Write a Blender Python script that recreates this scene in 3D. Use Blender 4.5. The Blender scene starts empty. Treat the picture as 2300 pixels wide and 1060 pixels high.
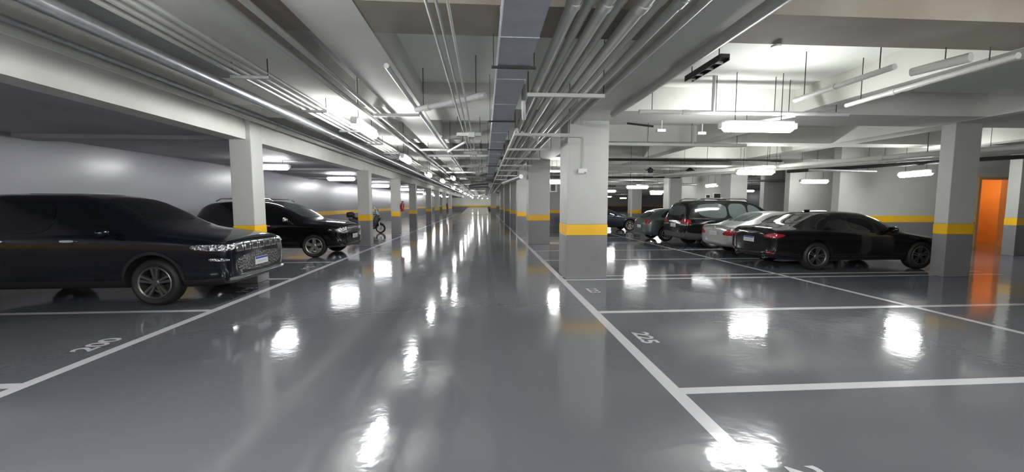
import bpy, bmesh, math, random
import numpy as np
from mathutils import Vector, Matrix
from mathutils.bvhtree import BVHTree
from mathutils.geometry import delaunay_2d_cdt
random.seed(7)
PI = math.pi
S = bpy.context.scene
COL = S.collection

# ------------------------------------------------------------ camera, exposure, world
FPX = 900.0
PITCH = math.radians(4.637); YAW = math.radians(3.928)
cam_d = bpy.data.cameras.new('camera'); cam = bpy.data.objects.new('camera', cam_d); COL.objects.link(cam)
cam.location = (0, 0, 1.6)
cam.rotation_euler = (PI/2 - PITCH, 0, -YAW)
cam_d.sensor_fit = 'HORIZONTAL'; cam_d.sensor_width = 36.0
cam_d.lens = 36.0 * FPX / 2300.0
cam_d.clip_start = 0.05; cam_d.clip_end = 300
S.camera = cam
S.view_settings.view_transform = 'Standard'; S.view_settings.look = 'None'
S.view_settings.gamma = 1.0; S.view_settings.use_curve_mapping = False
S.view_settings.exposure = 0.0
W = bpy.data.worlds.new('world'); S.world = W; W.use_nodes = True
W.node_tree.nodes['Background'].inputs[0].default_value = (0.02, 0.02, 0.022, 1)
W.node_tree.nodes['Background'].inputs[1].default_value = 1.0
LAMP = 100.0           # radiance of the tube lamps

# ------------------------------------------------------------ materials
def mat(name, col, rough=0.5, metal=0.0, spec=0.5, noise=None, bump=None, emis=None, coat=0.0, rvar=None, ripple=None):
    m = bpy.data.materials.new(name); m.use_nodes = True
    nt = m.node_tree; b = nt.nodes['Principled BSDF']
    b.inputs['Base Color'].default_value = (*col, 1); b.inputs['Roughness'].default_value = rough
    b.inputs['Metallic'].default_value = metal; b.inputs['Specular IOR Level'].default_value = spec
    b.inputs['Coat Weight'].default_value = coat; b.inputs['Coat Roughness'].default_value = 0.03
    if emis:
        b.inputs['Emission Color'].default_value = (*emis[0], 1); b.inputs['Emission Strength'].default_value = emis[1]
    geo = nt.nodes.new('ShaderNodeNewGeometry')
    if noise:   # (scale, amount, second colour)
        n = nt.nodes.new('ShaderNodeTexNoise'); n.inputs['Scale'].default_value = noise[0]; n.inputs['Detail'].default_value = 6
        nt.links.new(geo.outputs['Position'], n.inputs['Vector'])
        r = nt.nodes.new('ShaderNodeValToRGB'); r.color_ramp.elements[0].position = 0.35; r.color_ramp.elements[1].position = 0.68
        r.color_ramp.elements[0].color = (*col, 1); r.color_ramp.elements[1].color = (*noise[1], 1)
        nt.links.new(n.outputs['Fac'], r.inputs['Fac']); nt.links.new(r.outputs['Color'], b.inputs['Base Color'])
    last = None
    for sc, st, dist in ([bump] if bump else []) + (ripple or []):
        n = nt.nodes.new('ShaderNodeTexNoise'); n.inputs['Scale'].default_value = sc; n.inputs['Detail'].default_value = 2
        nt.links.new(geo.outputs['Position'], n.inputs['Vector'])
        bp = nt.nodes.new('ShaderNodeBump'); bp.inputs['Strength'].default_value = st; bp.inputs['Distance'].default_value = dist
        nt.links.new(n.outputs['Fac'], bp.inputs['Height'])
        if last: nt.links.new(last.outputs['Normal'], bp.inputs['Normal'])
        last = bp
    if last: nt.links.new(last.outputs['Normal'], b.inputs['Normal'])
    if rvar:
        n = nt.nodes.new('ShaderNodeTexNoise'); n.inputs['Scale'].default_value = rvar[0]; n.inputs['Detail'].default_value = 3
        nt.links.new(geo.outputs['Position'], n.inputs['Vector'])
        mr = nt.nodes.new('ShaderNodeMapRange'); mr.inputs['From Min'].default_value = 0.3; mr.inputs['From Max'].default_value = 0.7
        mr.inputs['To Min'].default_value = rvar[1]; mr.inputs['To Max'].default_value = rvar[2]
        nt.links.new(n.outputs['Fac'], mr.inputs['Value']); nt.links.new(mr.outputs['Result'], b.inputs['Roughness'])
    return m

RIP = [(11.0, 0.22, 0.005), (2.0, 0.12, 0.02)]
M = dict(
 floor=mat('floor_epoxy', (.122, .131, .147), .10, spec=.85, noise=(.35, (.142, .150, .166)), ripple=RIP, rvar=(.8, .06, .13)),
 line=mat('line_paint', (.62, .62, .64), .14, spec=.6, ripple=RIP),
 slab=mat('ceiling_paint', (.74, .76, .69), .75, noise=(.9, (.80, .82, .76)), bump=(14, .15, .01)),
 bare=mat('bare_concrete', (.27, .27, .28), .8, noise=(1.2, (.34, .34, .34)), bump=(14, .2, .01)),  # darker grey for the left strip of the ceiling slab
 beam=mat('beam_paint', (.68, .68, .63), .7, noise=(1.3, (.60, .60, .55)), bump=(9, .15, .01)),
 warm=mat('beam_paint_stained', (.22, .185, .148), .75, noise=(1.1, (.28, .26, .21)), bump=(9, .15, .01)),  # darker, browner tone for two of the cross beams
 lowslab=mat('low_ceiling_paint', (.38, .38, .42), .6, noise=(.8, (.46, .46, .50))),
 wall=mat('wall_paint', (.325, .325, .375), .26, spec=.5, noise=(.6, (.335, .34, .37))),
 wallgrey=mat('wall_lower_grey', (.17, .17, .19), .35, noise=(1, (.20, .20, .215))),
 yellow=mat('yellow_band', (.86, .50, .012), .4, noise=(3, (.80, .46, .012))),
 pill=mat('pillar_paint', (.46, .47, .435), .45, noise=(1.2, (.50, .51, .475))),
 pillgrey=mat('pillar_lower_grey', (.20, .195, .205), .3, noise=(1.2, (.23, .225, .235))),
 joint=mat('joint_filler', (.12, .12, .11), .8),
 pipe=mat('pipe_paint', (.50, .51, .47), .35),
 steel=mat('galvanised_steel', (.55, .56, .58), .32, metal=.85, noise=(8, (.45, .46, .48))),
 duct=mat('duct_steel', (.50, .53, .58), .5, metal=.25, noise=(6, (.44, .47, .52))),
 white=mat('white_plastic', (.75, .75, .75), .4),
 dark=mat('dark_plastic', (.012, .012, .013), .45),
 hole=mat('dark_metal', (.03, .03, .03), .6, metal=.3),
 lamp_dim=mat('lamp_diffuser_old_tube', (.9, .9, .9), .4, emis=((1.0, 1.0, 1.0), LAMP*.42)),  # same tubes, dimmed so far walls and ceiling get less light
 lamp=mat('lamp_diffuser', (.9, .9, .9), .4, emis=((1.0, 1.0, 1.0), LAMP)),
 wood=mat('orange_wood', (.52, .27, .10), .45, noise=(2, (.46, .23, .08))),
 red=mat('red_paint', (.35, .01, .012), .3),
 black=mat('black_paint', (.004, .004, .005), .09, spec=.5, coat=.3),
 navy=mat('blue_black_paint', (.003, .004, .009), .14, spec=.5, coat=.3),
 silver=mat('silver_paint', (.42, .43, .41), .28, metal=.55, coat=.5),
 grey=mat('grey_paint', (.10, .12, .125), .3, metal=.5, coat=.5),
 slate=mat('slate_paint', (.018, .022, .035), .3, metal=.3, coat=.4),
 clad=mat('grey_cladding', (.055, .055, .058), .45),
 under=mat('underbody', (.006, .006, .006), .8),
 glass=mat('tinted_glass', (.004, .005, .005), .04, spec=.5),
 glassl=mat('light_glass', (.055, .07, .068), .05, spec=.8),
 rubber=mat('tire_rubber', (.012, .012, .012), .6),
 alloy=mat('alloy_rim', (.38, .37, .34), .35, metal=.8),
 alloyd=mat('dark_alloy', (.16, .155, .15), .35, metal=.8),
 chrome=mat('chrome', (.80, .81, .82), .12, metal=1.0),
 lens=mat('headlight_lens', (.62, .64, .66), .1, metal=.8, bump=(24, .8, .03), noise=(26, (.02, .022, .025))),
 mesh=mat('honeycomb_grille', (.02, .02, .02), .08, spec=1, bump=(26, 1, .05)),
 redl=mat('taillight_red', (.30, .008, .015), .12, coat=.5),
 plate=mat('plate_white', (.55, .57, .56), .4),
 blue=mat('plate_blue', (.03, .04, .28), .4),
 ink=mat('worn_plate_lettering', (.36, .38, .38), .5, noise=(60, (.50, .52, .52))),
)

# ------------------------------------------------------------ helpers
def link(name, bm, m, parent=None, smooth=False, bev=0):
    me = bpy.data.meshes.new(name)
    bmesh.ops.recalc_face_normals(bm, faces=bm.faces[:]) if bev != -1 else None
    bm.to_mesh(me); bm.free()
    o = bpy.data.objects.new(name, me); COL.objects.link(o)
    for x in (m if isinstance(m, (list, tuple)) else [m]): me.materials.append(x)
    if smooth:
        for p in me.polygons: p.use_smooth = True
        try: me.set_sharp_from_angle(angle=math.radians(38))
        except Exception: pass
    if parent: o.parent = parent
    if bev and bev > 0:
        b = o.modifiers.new('bevel', 'BEVEL'); b.width = bev; b.segments = 2; b.limit_method = 'ANGLE'
    return o
def tag(o, label, cat=None, group=None, kind=None):
    if label: o['label'] = label
    if cat: o['category'] = cat
    if group: o['group'] = group
    if kind: o['kind'] = kind
    return o
def empty(name, loc=(0, 0, 0), rz=0):
    o = bpy.data.objects.new(name, None); COL.objects.link(o); o.location = loc; o.rotation_euler = (0, 0, rz)
    o.empty_display_size = .1
    return o
def copy_tree(o, parent=None):
    c = o.copy()
    if c.name not in COL.objects: COL.objects.link(c)
    if parent: c.parent = parent
    for ch in [x for x in o.children]: copy_tree(ch, c)
    return c
def box(bm, x0, x1, y0, y1, z0, z1, mi=0):
    vs = [bm.verts.new(p) for p in ((x0,y0,z0),(x1,y0,z0),(x1,y1,z0),(x0,y1,z0),(x0,y0,z1),(x1,y0,z1),(x1,y1,z1),(x0,y1,z1))]
    for f in ((0,3,2,1),(4,5,6,7),(0,1,5,4),(1,2,6,5),(2,3,7,6),(3,0,4,7)):
        bm.faces.new([vs[i] for i in f]).material_index = mi
def tube(bm, pts, r, n=10, caps=True, mi=0):
    pts = [Vector(p) for p in pts]; rings = []
    for i, p in enumerate(pts):
        if i == 0: d = pts[1] - p
        elif i == len(pts)-1: d = p - pts[i-1]
        else: d = (pts[i+1]-p).normalized() + (p-pts[i-1]).normalized()
        d.normalize()
        a = Vector((0, 0, 1)) if abs(d.z) < .95 else Vector((1, 0, 0))
        u = d.cross(a).normalized(); v = d.cross(u).normalized()
        rr = r[i] if isinstance(r, (list, tuple)) else r
        rings.append([bm.verts.new(p + (u*math.cos(2*PI*k/n) + v*math.sin(2*PI*k/n))*rr) for k in range(n)])
    for a, b in zip(rings, rings[1:]):
        for k in range(n): bm.faces.new((a[k], a[(k+1) % n], b[(k+1) % n], b[k])).material_index = mi
    if caps:
        bm.faces.new(rings[0][::-1]).material_index = mi; bm.faces.new(rings[-1]).material_index = mi
def lathe(bm, prof, axis='y', n=28, c=(0, 0, 0), mi=0):   # prof: (radius, along)
    rings = []
    for r, a in prof:
        ring = []
        for k in range(n):
            t = 2*PI*k/n; p = (r*math.cos(t), a, r*math.sin(t)) if axis == 'y' else (r*math.cos(t), r*math.sin(t), a) if axis == 'z' else (a, r*math.cos(t), r*math.sin(t))
            ring.append(bm.verts.new((p[0]+c[0], p[1]+c[1], p[2]+c[2])))
        rings.append(ring)
    for a, b in zip(rings, rings[1:]):
        for k in range(n): bm.faces.new((a[k], a[(k+1) % n], b[(k+1) % n], b[k])).material_index = mi
    return rings
def struct(name, bm, m, **k): return tag(link(name, bm, m, **k), None, kind='structure')
def obox(name, x0, x1, y0, y1, z0, z1, m, parent=None, bev=0):
    bm = bmesh.new(); box(bm, x0, x1, y0, y1, z0, z1); return link(name, bm, m, parent, bev=bev)

# ------------------------------------------------------------ room shell
XL, XR, Y0, Y1 = -9.1, 36.0, -8.0, 92.0
ZS, ZB, ZLOW = 3.75, 3.30, 2.95
XS = -4.65                       # face of the step between low and high ceiling
floor = struct('floor', (lambda b: (box(b, XL-.3, XR+.3, Y0-.3, Y1+.3, -.3, 0), b)[-1])(bmesh.new()), M['floor'])
b = bmesh.new(); box(b, -1.4, XR+.3, Y0-.3, Y1+.3, ZS, ZS+.3); ceiling = struct('ceiling', b, M['slab'])
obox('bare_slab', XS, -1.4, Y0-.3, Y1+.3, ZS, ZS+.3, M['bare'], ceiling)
def band_wall(name, segs, m_up=None):
    """a wall from boxes, with its grey base and yellow stripe as own parts"""
    b = bmesh.new()
    for s in segs: box(b, *s)
    return struct(name, b, m_up or M['wall'])
def banded(parent, x0, x1, y0, y1, out=.006):
    obox('grey_base', x0-out, x1+out, y0-out, y1+out, 0.0, .93, M['wallgrey'], parent)
    obox('yellow_stripe', x0-out*1.2, x1+out*1.2, y0-out*1.2, y1+out*1.2, .93, 1.16, M['yellow'], parent)
wl = band_wall('wall_left', [(XL-.3, XL, Y0, Y1, 0, 3.3)])
obox('grey_base', XL-.01, XL+.008, Y0, Y1, 0, .93, M['wallgrey'], wl); obox('yellow_stripe', XL-.01, XL+.010, Y0, Y1, .93, 1.16, M['yellow'], wl)
wb = band_wall('wall_back', [(XL, XR, Y0-.3, Y0, 0, 3.75)]); obox('grey_base', XL, XR, Y0-.01, Y0+.008, 0, .93, M['wallgrey'], wb); obox('yellow_stripe', XL, XR, Y0-.01, Y0+.01, .93, 1.16, M['yellow'], wb)
wf = band_wall('wall_far', [(XL, XR, Y1, Y1+.3, 0, 3.75)], M['slab']); obox('grey_base', XL, XR, Y1-.008, Y1+.01, 0, .93, M['wallgrey'], wf); obox('yellow_stripe', XL, XR, Y1-.01, Y1+.01, .93, 1.16, M['yellow'], wf)
wr = band_wall('wall_right', [(XR, XR+.3, Y0, Y1, 0, 3.75)]); obox('grey_base', XR-.008, XR+.01, Y0, Y1, 0, .93, M['wallgrey'], wr); obox('yellow_stripe', XR-.01, XR+.01, Y0, Y1, .93, 1.16, M['yellow'], wr)
# low ceiling over the left bays and its step
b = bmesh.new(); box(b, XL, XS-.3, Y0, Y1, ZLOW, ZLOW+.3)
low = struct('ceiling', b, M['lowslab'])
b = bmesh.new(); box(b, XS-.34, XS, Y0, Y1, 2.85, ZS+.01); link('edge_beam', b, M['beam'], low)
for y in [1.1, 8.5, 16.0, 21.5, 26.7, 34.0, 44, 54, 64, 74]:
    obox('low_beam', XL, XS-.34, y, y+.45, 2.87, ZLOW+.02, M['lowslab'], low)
# high ceiling beams
LB = ((-3.05, -2.25), (-1.70, -1.10), (1.72, 2.59), (5.9, 6.35), (9.9, 10.6), (14.2, 14.7), (17.9, 18.6), (25, 25.7))
for x0, x1 in LB:
    obox('ceiling_beam', x0, x1, Y0, Y1, ZB, ZS+.01, M['beam'], ceiling)
cross = []
y = -3.75; w = 0
while y < Y1:
    wd = .65 if w % 2 == 0 else 1.05
    cross.append((y, wd)); y += 3.80 if w % 2 == 0 else 3.55; w += 1
for i, (y, wd) in enumerate(cross):
    obox('cross_beam', XS if i % 2 else -2.25, XR, y, y+wd, ZB+.004, ZS+.008, M['warm'] if i in (0, 2) else M['beam'], ceiling)
# stepped walls at the right, beyond the second aisle
def fwall(name, x0, x1, y, d=.3, top=ZS, dbl=True):
    w_ = struct(name, (lambda b: (box(b, x0, x1, y, y+d, 0, top), b)[-1])(bmesh.new()), M['pill'])
    obox('grey_base', x0-.006, x1+.006, y-.006, y+d, 0, .93, M['wallgrey'], w_); obox('yellow_stripe', x0-.008, x1+.008, y-.008, y+d, .93, 1.16, M['yellow'], w_)
    return w_
fwall('wall_front', 12.5, 16.0, 13.4)
fwall('wall_recess', 14.3, 17.2, 18.0)
fwall('wall_inner', 14.5, 17.0, 20.0)
fwall('wall_rear', 10.9, 14.6, 23.0)
# wall with the orange doorway
dw = struct('wall_door', (lambda b: (box(b, 16.0, 17.88, 13.4, 13.6, 0, ZS), box(b, 19.05, 22.5, 13.4, 13.6, 0, ZS), box(b, 17.88, 19.05, 13.4, 13.6, 2.48, ZS), b)[-1])(bmesh.new()), M['pill'])
for x0, x1 in ((16.0, 17.8), (19.15, 22.5)):
    obox('grey_base', x0, x1, 13.392, 13.5, 0, .93, M['wallgrey'], dw); obox('yellow_stripe', x0, x1, 13.39, 13.5, .93, 1.16, M['yellow'], dw)
bm = bmesh.new(); box(bm, 17.8, 17.9, 13.36, 13.62, 0, 2.56); box(bm, 19.03, 19.13, 13.36, 13.62, 0, 2.56); box(bm, 17.9, 19.03, 13.36, 13.62, 2.46, 2.56)
struct('door_1', bm, M['wood'])
bm = bmesh.new(); box(bm, 17.3, 17.4, 13.6, 16, 0, 2.7); box(bm, 20.3, 20.4, 13.6, 16, 0, 2.7); box(bm, 17.3, 20.4, 15.6, 15.7, 0, 2.7); box(bm, 17.3, 20.4, 13.6, 16, 2.7, 2.8)
struct('wall_lobby', bm, M['wood'])
lt = bpy.data.lights.new('lobby_lamp', 'POINT'); lt.energy = 85; lt.color = (1, .55, .22); lt.shadow_soft_size = .12
lo = bpy.data.objects.new('lobby_lamp', lt); COL.objects.link(lo); lo.location = (18.9, 14.5, 2.3)
tag(lo, 'warm lamp inside the lobby behind the orange doorway', 'lamp')

bm = bmesh.new()
rv = [bm.verts.new(p) for p in ((-3.6, 62, .001), (.7, 62, .001), (.7, 91.6, .85), (-3.6, 91.6, .85), (-3.6, 91.6, .0), (.7, 91.6, .0))]
for f in ((0, 1, 2, 3), (0, 3, 4), (1, 5, 2), (3, 2, 5, 4), (0, 4, 5, 1)): bm.faces.new([rv[k] for k in f])
link('ramp', bm, M['floor'], floor)
# ------------------------------------------------------------ floor markings (parts of the floor)
def stripe(x0, x1, y0, y1, z=.0015):
    o = obox('parking_line', x0, x1, y0, y1, -.01, z, M['line'], floor); return o
LW = .12
stripe(1.56, 1.56+LW, Y0, 60); stripe(-4.12, -4.12+LW, Y0, 60); stripe(6.60, 6.60+LW*.8, Y0, 60, .0018)
rys = [-1.8, .7, 3.2, 5.7, 8.22]
for y in rys: stripe(1.68, 6.6, y-.05, y+.06, .0012)
for y in (8.22, 8.62, 11.12, 13.42, 15.8, 16.2, 18.6, 21, 23.5, 26, 28.5, 31, 34, 36.5, 39, 44):
    if y > 8.3: stripe(1.68, 6.6, y-.045, y+.045, .0012)
    stripe(6.7, 11.7, y-.045, y+.045, .0012)
for y in (5.7,): stripe(6.7, 11.7, y-.05, y+.05, .0012)
for y in (1.2, 3.7, 6.2, 8.75, 11.2, 13.7, 15.75, 18.3, 21, 23.5, 26, 28.5, 31, 34, 39, 44): stripe(XL+.05, -4.12, y-.05, y+.05, .0012)
stripe(XL+.55, XL+.65, 14, 60, .0018)
def number(txt, x, y, rz, size=.3, sx=1.0):
    cu = bpy.data.curves.new('bay_number', 'FONT'); cu.body = txt; cu.size = size; cu.align_x = 'CENTER'; cu.align_y = 'CENTER'; cu.offset = .008
    tmp = bpy.data.objects.new('tmp', cu); COL.objects.link(tmp)
    me = bpy.data.meshes.new_from_object(tmp.evaluated_get(bpy.context.evaluated_depsgraph_get()))
    bpy.data.objects.remove(tmp)
    o = bpy.data.objects.new('bay_number', me); COL.objects.link(o); me.materials.clear(); me.materials.append(M['line'])
    o.location = (x, y, .003); o.rotation_euler = (0, 0, rz); o.scale = (sx, 1, 1); o.parent = floor
for t, y in (('227', 2.0), ('225', 4.56), ('223', 7.15)): number(t, 1.90 if t != '223' else 1.98, y, -PI/2, .27)
for t, y in (('200', 4.75), ('198', 7.65), ('196', 10.2)): number(t, -4.38, y, PI/2, .3, 1.0)

# ------------------------------------------------------------ pillars
def pillar(x0, x1, y0, y1, label, joint=None, top=ZB+.02, group=None):
    r = empty('pillar', ((x0+x1)/2, (y0+y1)/2, 0)); tag(r, label, 'pillar', group)
    hx, hy = (x1-x0)/2, (y1-y0)/2
    obox('shaft', -hx, hx, -hy, hy, 1.16, top, M['pill'], r, .01)
    obox('grey_base', -hx-.004, hx+.004, -hy-.004, hy+.004, 0, .93, M['pillgrey'], r, .01)
    obox('yellow_band', -hx-.006, hx+.006, -hy-.006, hy+.006, .93, 1.16, M['yellow'], r, .01)
    if joint:
        obox('joint', joint-.008, joint+.008, -hy-.008, -hy+.01, 0, .93, M['joint'], r)
        obox('joint', joint-.005, joint+.005, -hy-.002, -hy+.01, 1.16, top-.002, M['joint'], r)
    return r
pillar(1.72, 2.59, 8.3, 9.1, 'large wide pillar nearest on the right of the aisle, with a white box on it')
pillar(1.72, 2.56, 15.6, 16.4, 'double pillar with a dark vertical joint, second on the right of the aisle', .0)
rl = ['narrow pale pillar just behind the double pillar with the joint', 'fourth pillar on the right of the aisle', 'fifth pillar on the right of the aisle', 'sixth pillar on the right of the aisle, near the far end']
for (y, l) in zip((21.0, 26.5, 34.0, 44.0), rl): pillar(1.72, 2.5, y, y+.7, l)
b = pillar(.95, 1.75, 60, 60.8, 'far pinkish lit pillar standing beside the end of the aisle')
ll = ['slim pillar between the nose of the big black SUV and the black SUV with chrome grille', 'second slim pillar on the left, in front of the scooter', 'third slim pillar on the left, with a red extinguisher on its side',
      'fourth slim pillar on the left of the aisle', 'fifth slim pillar on the left of the aisle', 'sixth slim pillar on the left of the aisle', 'seventh slim pillar on the left of the aisle', 'eighth slim pillar on the left, near the far end']
for (y, l) in zip((8.3, 15.9, 21.4, 26.5, 34.0, 40, 47, 55), ll):
    pillar(-4.97 if y < 9 else -4.88, -4.56 if y < 9 else -4.44, y, y+.42, l, top=2.87 if y > 9 else ZS+.01)
pr = [(10.0, 10.62, 8.0, 8.27, 'large dim pillar at the right beside the nose of the black sedan'),
      (9.9, 10.6, 15.6, 16.3, 'pillar behind the dark SUV on the right'), (9.9, 10.6, 21, 21.7, 'pillar rising beyond the dark SUV, with a white downpipe'),
      (9.9, 10.6, 26.5, 27.2, 'pillar beyond the small grey car, with a white downpipe'), (16.15, 17.0, 11.1, 11.4, 'pillar at the right edge, right of the orange doorway'),
      (9.9, 10.6, 34, 34.7, 'far pillar behind the navy sedan'), (17.9, 18.6, 34, 34.7, 'far pillar deep in the right half of the garage')]
for a in pr: pillar(*a[:5])
for x, y, l in ((9.86, 20.93, 'white vertical downpipe on the pillar beyond the dark SUV'), (9.86, 26.43, 'white vertical downpipe on the pillar beyond the small grey car'), (1.66, 33.9, 'white vertical downpipe on the fifth right-hand aisle pillar')):
    bm = bmesh.new(); tube(bm, [(0, 0, .02), (0, 0, ZB)], .055)
    for z in (.6, 1.8, 2.8): tube(bm, [(0, 0, z), (0, 0, z+.05)], .068)
    o = link('downpipe', bm, M['white'], smooth=True); o.location = (x, y, 0); tag(o, l, 'pipe')

# ------------------------------------------------------------ lamps
def make_lamp(dm='lamp'):
    r = empty('tube_lamp')
    bm = bmesh.new(); box(bm, -.60, .60, -.062, .062, .062, .10); box(bm, -.665, -.60, -.05, .05, -.03, .07); box(bm, .60, .665, -.05, .05, -.03, .07)
    link('housing', bm, M['white'], r, bev=.01)
    bm = bmesh.new(); n = 12; rings = []
    xs = [(-.60, .05), (-.56, .078), (.56, .078), (.60, .05)]
    for x, rr in xs: rings.append([bm.verts.new((x, rr*math.cos(2*PI*k/n), -.01 + rr*math.sin(2*PI*k/n))) for k in range(n)])
    for a, c in zip(rings, rings[1:]):
        for k in range(n): bm.faces.new((a[k], a[(k+1) % n], c[(k+1) % n], c[k]))
    bm.faces.new(rings[0]); bm.faces.new(rings[-1])
    link('diffuser', bm, M[dm], r, smooth=True)
    return r
ORD = ['nearest', 'second', 'third', 'fourth', 'fifth', 'sixth', 'seventh', 'eighth', 'ninth', 'tenth', 'eleventh']
protos = {}
hang0 = None
G2_ = 'tube lamps over the left bays'
class Bare:
    pass
def bare(o):
    '''remember only the finished parts, so later copies do not pick up another lamp's hanger rods'''
    b_ = Bare(); b_.kids = list(o.children); b_.src = o; b_.children = b_.kids
    def cp():
        e = o.copy(); COL.objects.link(e); return e
    b_.copy = cp
    return b_
def rod(x, y, z0, z1, parent, name='hanger_rod', r=.006, m=None):
    bm = bmesh.new(); tube(bm, [(x, y, z0), (x, y, z1)], r, 6); return link(name, bm, m or M['hole'], parent)
def lamp(x, y, z, rz, label, group, ceil=ZS, s=1.0):
    dm = 'lamp_dim' if (group == G2_ or (group == G1 and 12 < y < 30) or (x > 2.6 and y > 20) or (x > 10 and y > 14)) else 'lamp'
    if dm in protos: o = copy_tree(protos[dm][0])
    else: o = make_lamp(dm); protos[dm] = (bare(o),)
    o.location = (x, y, z); o.rotation_euler = (0, 0, rz); o.scale = (s, 1, 1)
    tag(o, label, 'lamp', group)
    for sx in (-.4, .4): rod(sx, 0, .10, max(.12, ceil - z - .004), o)
    return o
G1 = 'tube lamps along the left side of the aisle'
names = ['large near tube lamp over the left side of the aisle', 'second tube lamp over the left side of the aisle', 'third tube lamp over the left side of the aisle']
aisle = [(-2.14, 7.54, 2.94), (-2.12, 11.2, 2.80), (-2.12, 15.6, 2.70), (-2.08, 20.4, 2.72), (-2.12, 28, 2.7), (-2.1, 36, 2.7), (-2.1, 44, 2.7), (-2.08, 52, 2.7), (-2.1, 62, 2.7), (-2.1, 70, 2.7), (-2.1, 74, 2.7), (-1.45, 19.0, 2.78), (-.7, 55, 2.62), (-.4, 78, 2.6), (.6, 79, 2.6), (-1.4, 88, 2.8), (-2.6, 88.5, 2.8)]
for i, (x, y, z) in enumerate(aisle):
    lamp(x, y, z, PI/2, names[i] if i < 3 else ORD[i] + ' tube lamp in the receding row over the left side of the aisle' if i < 11 else ['dim short tube lamp just right of the fourth lamp of the row', 'small far tube lamp over the middle of the aisle, left of two deeper ones', 'deep tube lamp over the end of the aisle, left one', 'deepest tube lamp over the end of the aisle, right one', 'tube lamp by the end wall, right one of two', 'tube lamp by the end wall, left one of two'][i-11], G1, ZB if -3 < x < -2.3 else ZS, 1.0 if i < 1 else .8)  # the last two tubes are added to brighten the aisle end
for x, y, l in ((-.8, -1.6, 'over the middle of the aisle just behind the photographer'), (4.6, .8, 'over the right bays beside the photographer'), (-3.8, .5, 'over the left edge of the aisle beside the photographer'), (3.8, -5.2, 'at the back of the aisle behind the photographer')):
    lamp(x, y, 2.9 if x > -3 else 2.8, 0, 'tube lamp ' + l, 'tube lamps behind the photographer')  # unseen tubes added as fill for near ceiling, floor and pillar fronts
lamp(-2.1, 2.0, 2.94, PI/2, 'tube lamp over the aisle beside the photographer', G1); lamp(-2.1, -4.5, 2.94, PI/2, 'tube lamp over the aisle behind the photographer', G1)
G2 = 'tube lamps over the left bays'
ll2 = ['tube lamp right beside the nearest slim pillar on the left', 'tube lamp over the scooter bay, second over the left bays', 'tube lamp between the second and third slim pillars', 'tube lamp between the third and fourth slim pillars']
for i, (x, y) in enumerate([(-6.66, 13.2), (-6.6, 19.2), (-6.8, 26.8), (-6.7, 34), (-6.7, 41), (-6.7, 49), (-6.7, 58), (-6.6, 68)]):
    lamp(x, y, 2.74, 0, ll2[i] if i < 4 else ['fifth', 'sixth', 'seventh', 'eighth'][i-4] + ' tube lamp over the left bays, small and far', G2, ZLOW, .85 if i == 0 else 1)
lamp(-7.2, -2.0, 2.74, 0, 'tube lamp over the left bays behind the photographer', G2, ZLOW)
G3 = 'tube lamps over the right bays'
right = [(4.55, 6.5, 2.87, 0, 'large near tube lamp hanging over the empty right bays'), (8.8, 12.6, 2.62, 0, 'tube lamp above the silver sedan and dark SUV'),
         (13.02, 11.38, 2.5, 1.31, 'tilted looking tube lamp in front of the yellow striped wall'), (14.3, 16.6, 2.56, 0, 'tube lamp above the black sedan, right of the first wall corner'),
         (3.2, 16.6, 2.5, 0, 'tube lamp seen just left of the large wide pillar'), (8.57, 22.1, 2.52, 0, 'tube lamp above the navy sedan'),
         (12.6, 21.6, 2.6, 1.5, 'small tube lamp near the dark wall box'), (13.6, 26, 2.5, 0, 'tube lamp beyond the dark SUV, upper of two'),
         (4.4, -1.5, 2.87, 0, 'tube lamp over the right bays behind the photographer')]
for x, y, z, rz, l in right: lamp(x, y, z, rz, l, G3)
for x, y in ((14.5, 33), (17.5, 40), (10, 32), (6.2, 29), (6.4, 38), (12, 44), (21, 31), (24, 44), (30, 60), (18, 58), (9, 56), (5, 50), (5, 64), (14, 70), (26, 74), (26, 16), (26, 4), (31, 30)):
    lamp(x, y, 2.6, 0, 'small distant tube lamp deep in the right half of the garage', 'distant tube lamps at the right')

# ------------------------------------------------------------ ceiling services
def pipe(name, pts, r, m, label, cat='pipe', group=None, fit=None, n=10):
    bm = bmesh.new(); tube(bm, pts, r, n)
    if fit:
        P0, P1 = Vector(pts[0]), Vector(pts[-1]); L = (P1-P0).length; d = (P1-P0)/L; t = fit*.5
        while t < L: tube(bm, [P0+d*(t-.05), P0+d*(t+.05)], r*1.18, n); t += fit
    o = link(name, bm, m, smooth=True); tag(o, label, cat, group)
    P0, P1 = Vector(pts[0]), Vector(pts[-1]); L = (P1-P0).length
    if name == 'pipe' and len(pts) == 2 and .9 < L < 30 and abs(P1.z-P0.z) < .4:
        for t in ((.12, .88) if L < 3 else (.06, .36, .64, .94)):
            p = P0.lerp(P1, t); rod(p.x, p.y, p.z, ceil_at(p.x, p.y), o)
    return o
def ceil_at(x, y): return ZB+.003 if any(a-.02 < x < b_+.02 for a, b_ in LB) or rod_top(y) < ZS else ZS+.002
YA, YB = -6.0, 76.0
ORD = ['nearest', 'second', 'third', 'fourth', 'fifth', 'sixth', 'seventh', 'eighth', 'ninth', 'tenth', 'eleventh', 'twelfth', 'thirteenth', 'fourteenth', 'fifteenth']
def rod_top(y): return ZB+.004 if any(a-.03 < y < a+w_+.03 for a, w_ in cross) else ZS
pipe('pipe', [(-4.42, YA, 3.22), (-4.42, YB, 3.22)], .055, M['pipe'], 'grey pipe running along the edge beam above the left pillars', fit=6)
pipe('pipe', [(-4.31, YA, 3.265), (-4.31, YB, 3.265)], .03, M['steel'], 'thin dull pipe tucked behind the pipe along the edge beam')
pipe('pipe', [(-3.22, YA, 3.06), (-3.22, YB, 3.06)], .07, M['steel'], 'thick shiny steel pipe left of the bracketed conduits', fit=6)
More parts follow.
